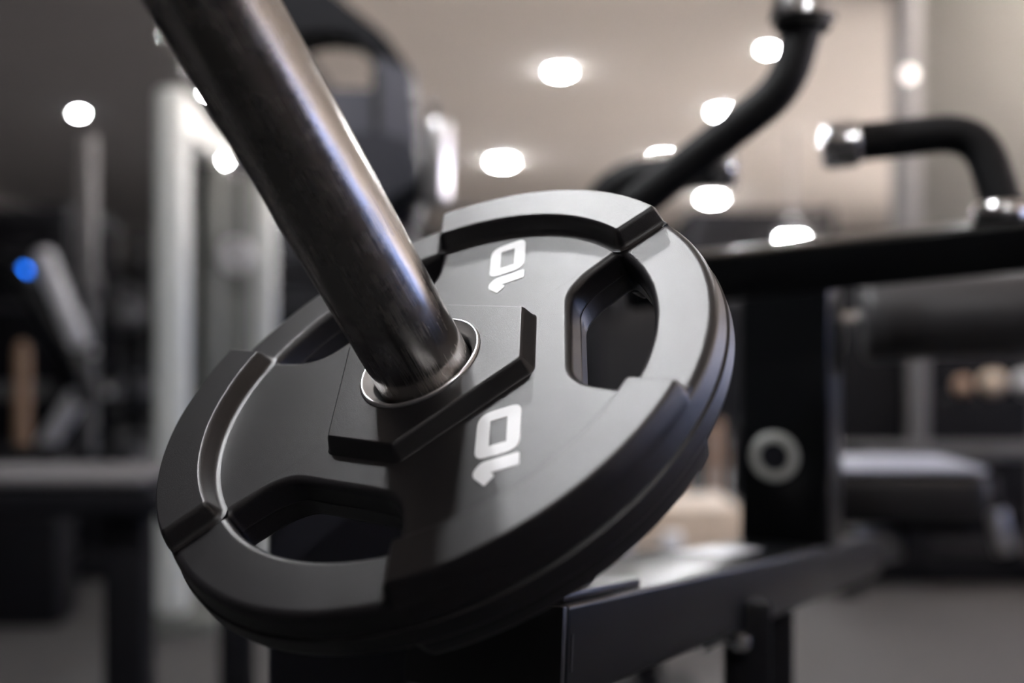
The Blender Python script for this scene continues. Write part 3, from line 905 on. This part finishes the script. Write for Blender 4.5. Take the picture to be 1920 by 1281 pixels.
link('carriage', bx(at(1600, 1010, D + 0.2), (0.5, 0.5, 0.22), None, 0.03), 'powder_soft', lp)
# medicine balls on a wall shelf in front of the shroud
D = 4.4
sh = empty('ball_shelf', V(at(1860, 0, D).x, D, 0), 'narrow black stand holding three small balls at the far right', 'rack')
zs = at(0, 742, D).z
link('tray', ab(at(1770, 0, D).x, at(1960, 0, D).x, D - 0.06, D + 0.06, zs - 0.02, zs, 0.004), 'powder_soft', sh)
for px in (1962,): link('tray_post', ab(at(px, 0, D).x, at(px, 0, D).x + 0.04, D - 0.02, D + 0.02, 0, zs, 0.004), 'powder_soft', sh)
for px, r, m, lab in [(1806, 0.036, 'tan', 'small brown ball, first from the rear post on the black stand'),
                      (1862, 0.048, 'wood', 'small pale ball in the middle of the three on the black stand'),
                      (1925, 0.048, 'silver', 'small grey ball at the right end of the black stand')]:
    x = at(px, 0, D).x
    b = lathe((x, D, zs), (0, 0, 1), [(0.0, 0)] + [(r * math.sin(a), r * (1 - math.cos(a))) for a in [k * PI / 14 for k in range(1, 14)]] + [(0.0, 2 * r)], 24)
    tag(link('medicine_ball', b, m, None, 60, origin=(x, D, zs)), lab, 'ball', 'small balls on the black stand')

# ---------------------------------------------------------------- far machines, dark against the wall
def far_rack(x, y, w, h, label, src=[None]):
    root = empty('power_rack', V(x, y, 0), label, 'gym machine', 'dark racks along the back wall')
    dpt = 1.0
    for sx in (-1, 1):
        for sy in (0, 1):
            link('upright', ab(x + sx * w / 2 - 0.04, x + sx * w / 2 + 0.04, y + sy * dpt, y + sy * dpt + 0.08, 0, h, 0.006), 'powder_soft', root)
        link('foot_rail', ab(x + sx * w / 2 - 0.035, x + sx * w / 2 + 0.035, y + 0.081, y + dpt - 0.001, 0, 0.08, 0.006), 'powder_soft', root)
        link('top_rail', ab(x + sx * w / 2 - 0.035, x + sx * w / 2 + 0.035, y + 0.081, y + dpt - 0.001, h - 0.1, h - 0.01, 0.006), 'powder_soft', root)
    link('cross_beam', ab(x - w / 2 + 0.041, x + w / 2 - 0.041, y + 0.01, y + 0.07, h - 0.13, h - 0.01, 0.006), 'powder_soft', root)
    link('back_board', ab(x - w / 2 + 0.041, x + w / 2 - 0.041, y + dpt + 0.02, y + dpt + 0.05, 0.05, h - 0.02, 0.006), 'powder_soft', root)
    link('barbell', rod((x - w / 2 - 0.35, y - 0.05, h * 0.62), (x + w / 2 + 0.35, y - 0.05, h * 0.62), 0.02, 12), 'iron', root)
    for sx in (-1, 1):
        link('barbell_disc', rod((x + sx * (w / 2 + 0.10), y - 0.05, h * 0.62), (x + sx * (w / 2 + 0.22), y - 0.05, h * 0.62), 0.22, 28, 0.02), 'powder_soft', root)
far_rack(-4.1, 9.0, 1.3, 2.05, 'dark power rack behind the silver trainer')
far_rack(-1.95, 10.2, 1.3, 2.15, 'dark power rack behind the white cable tower')
far_rack(0.15, 11.2, 1.3, 2.27, 'dark power rack behind the weight plate')
far_rack(2.4, 11.2, 1.3, 2.27, 'dark power rack over the black beam, left of the grey pillar')
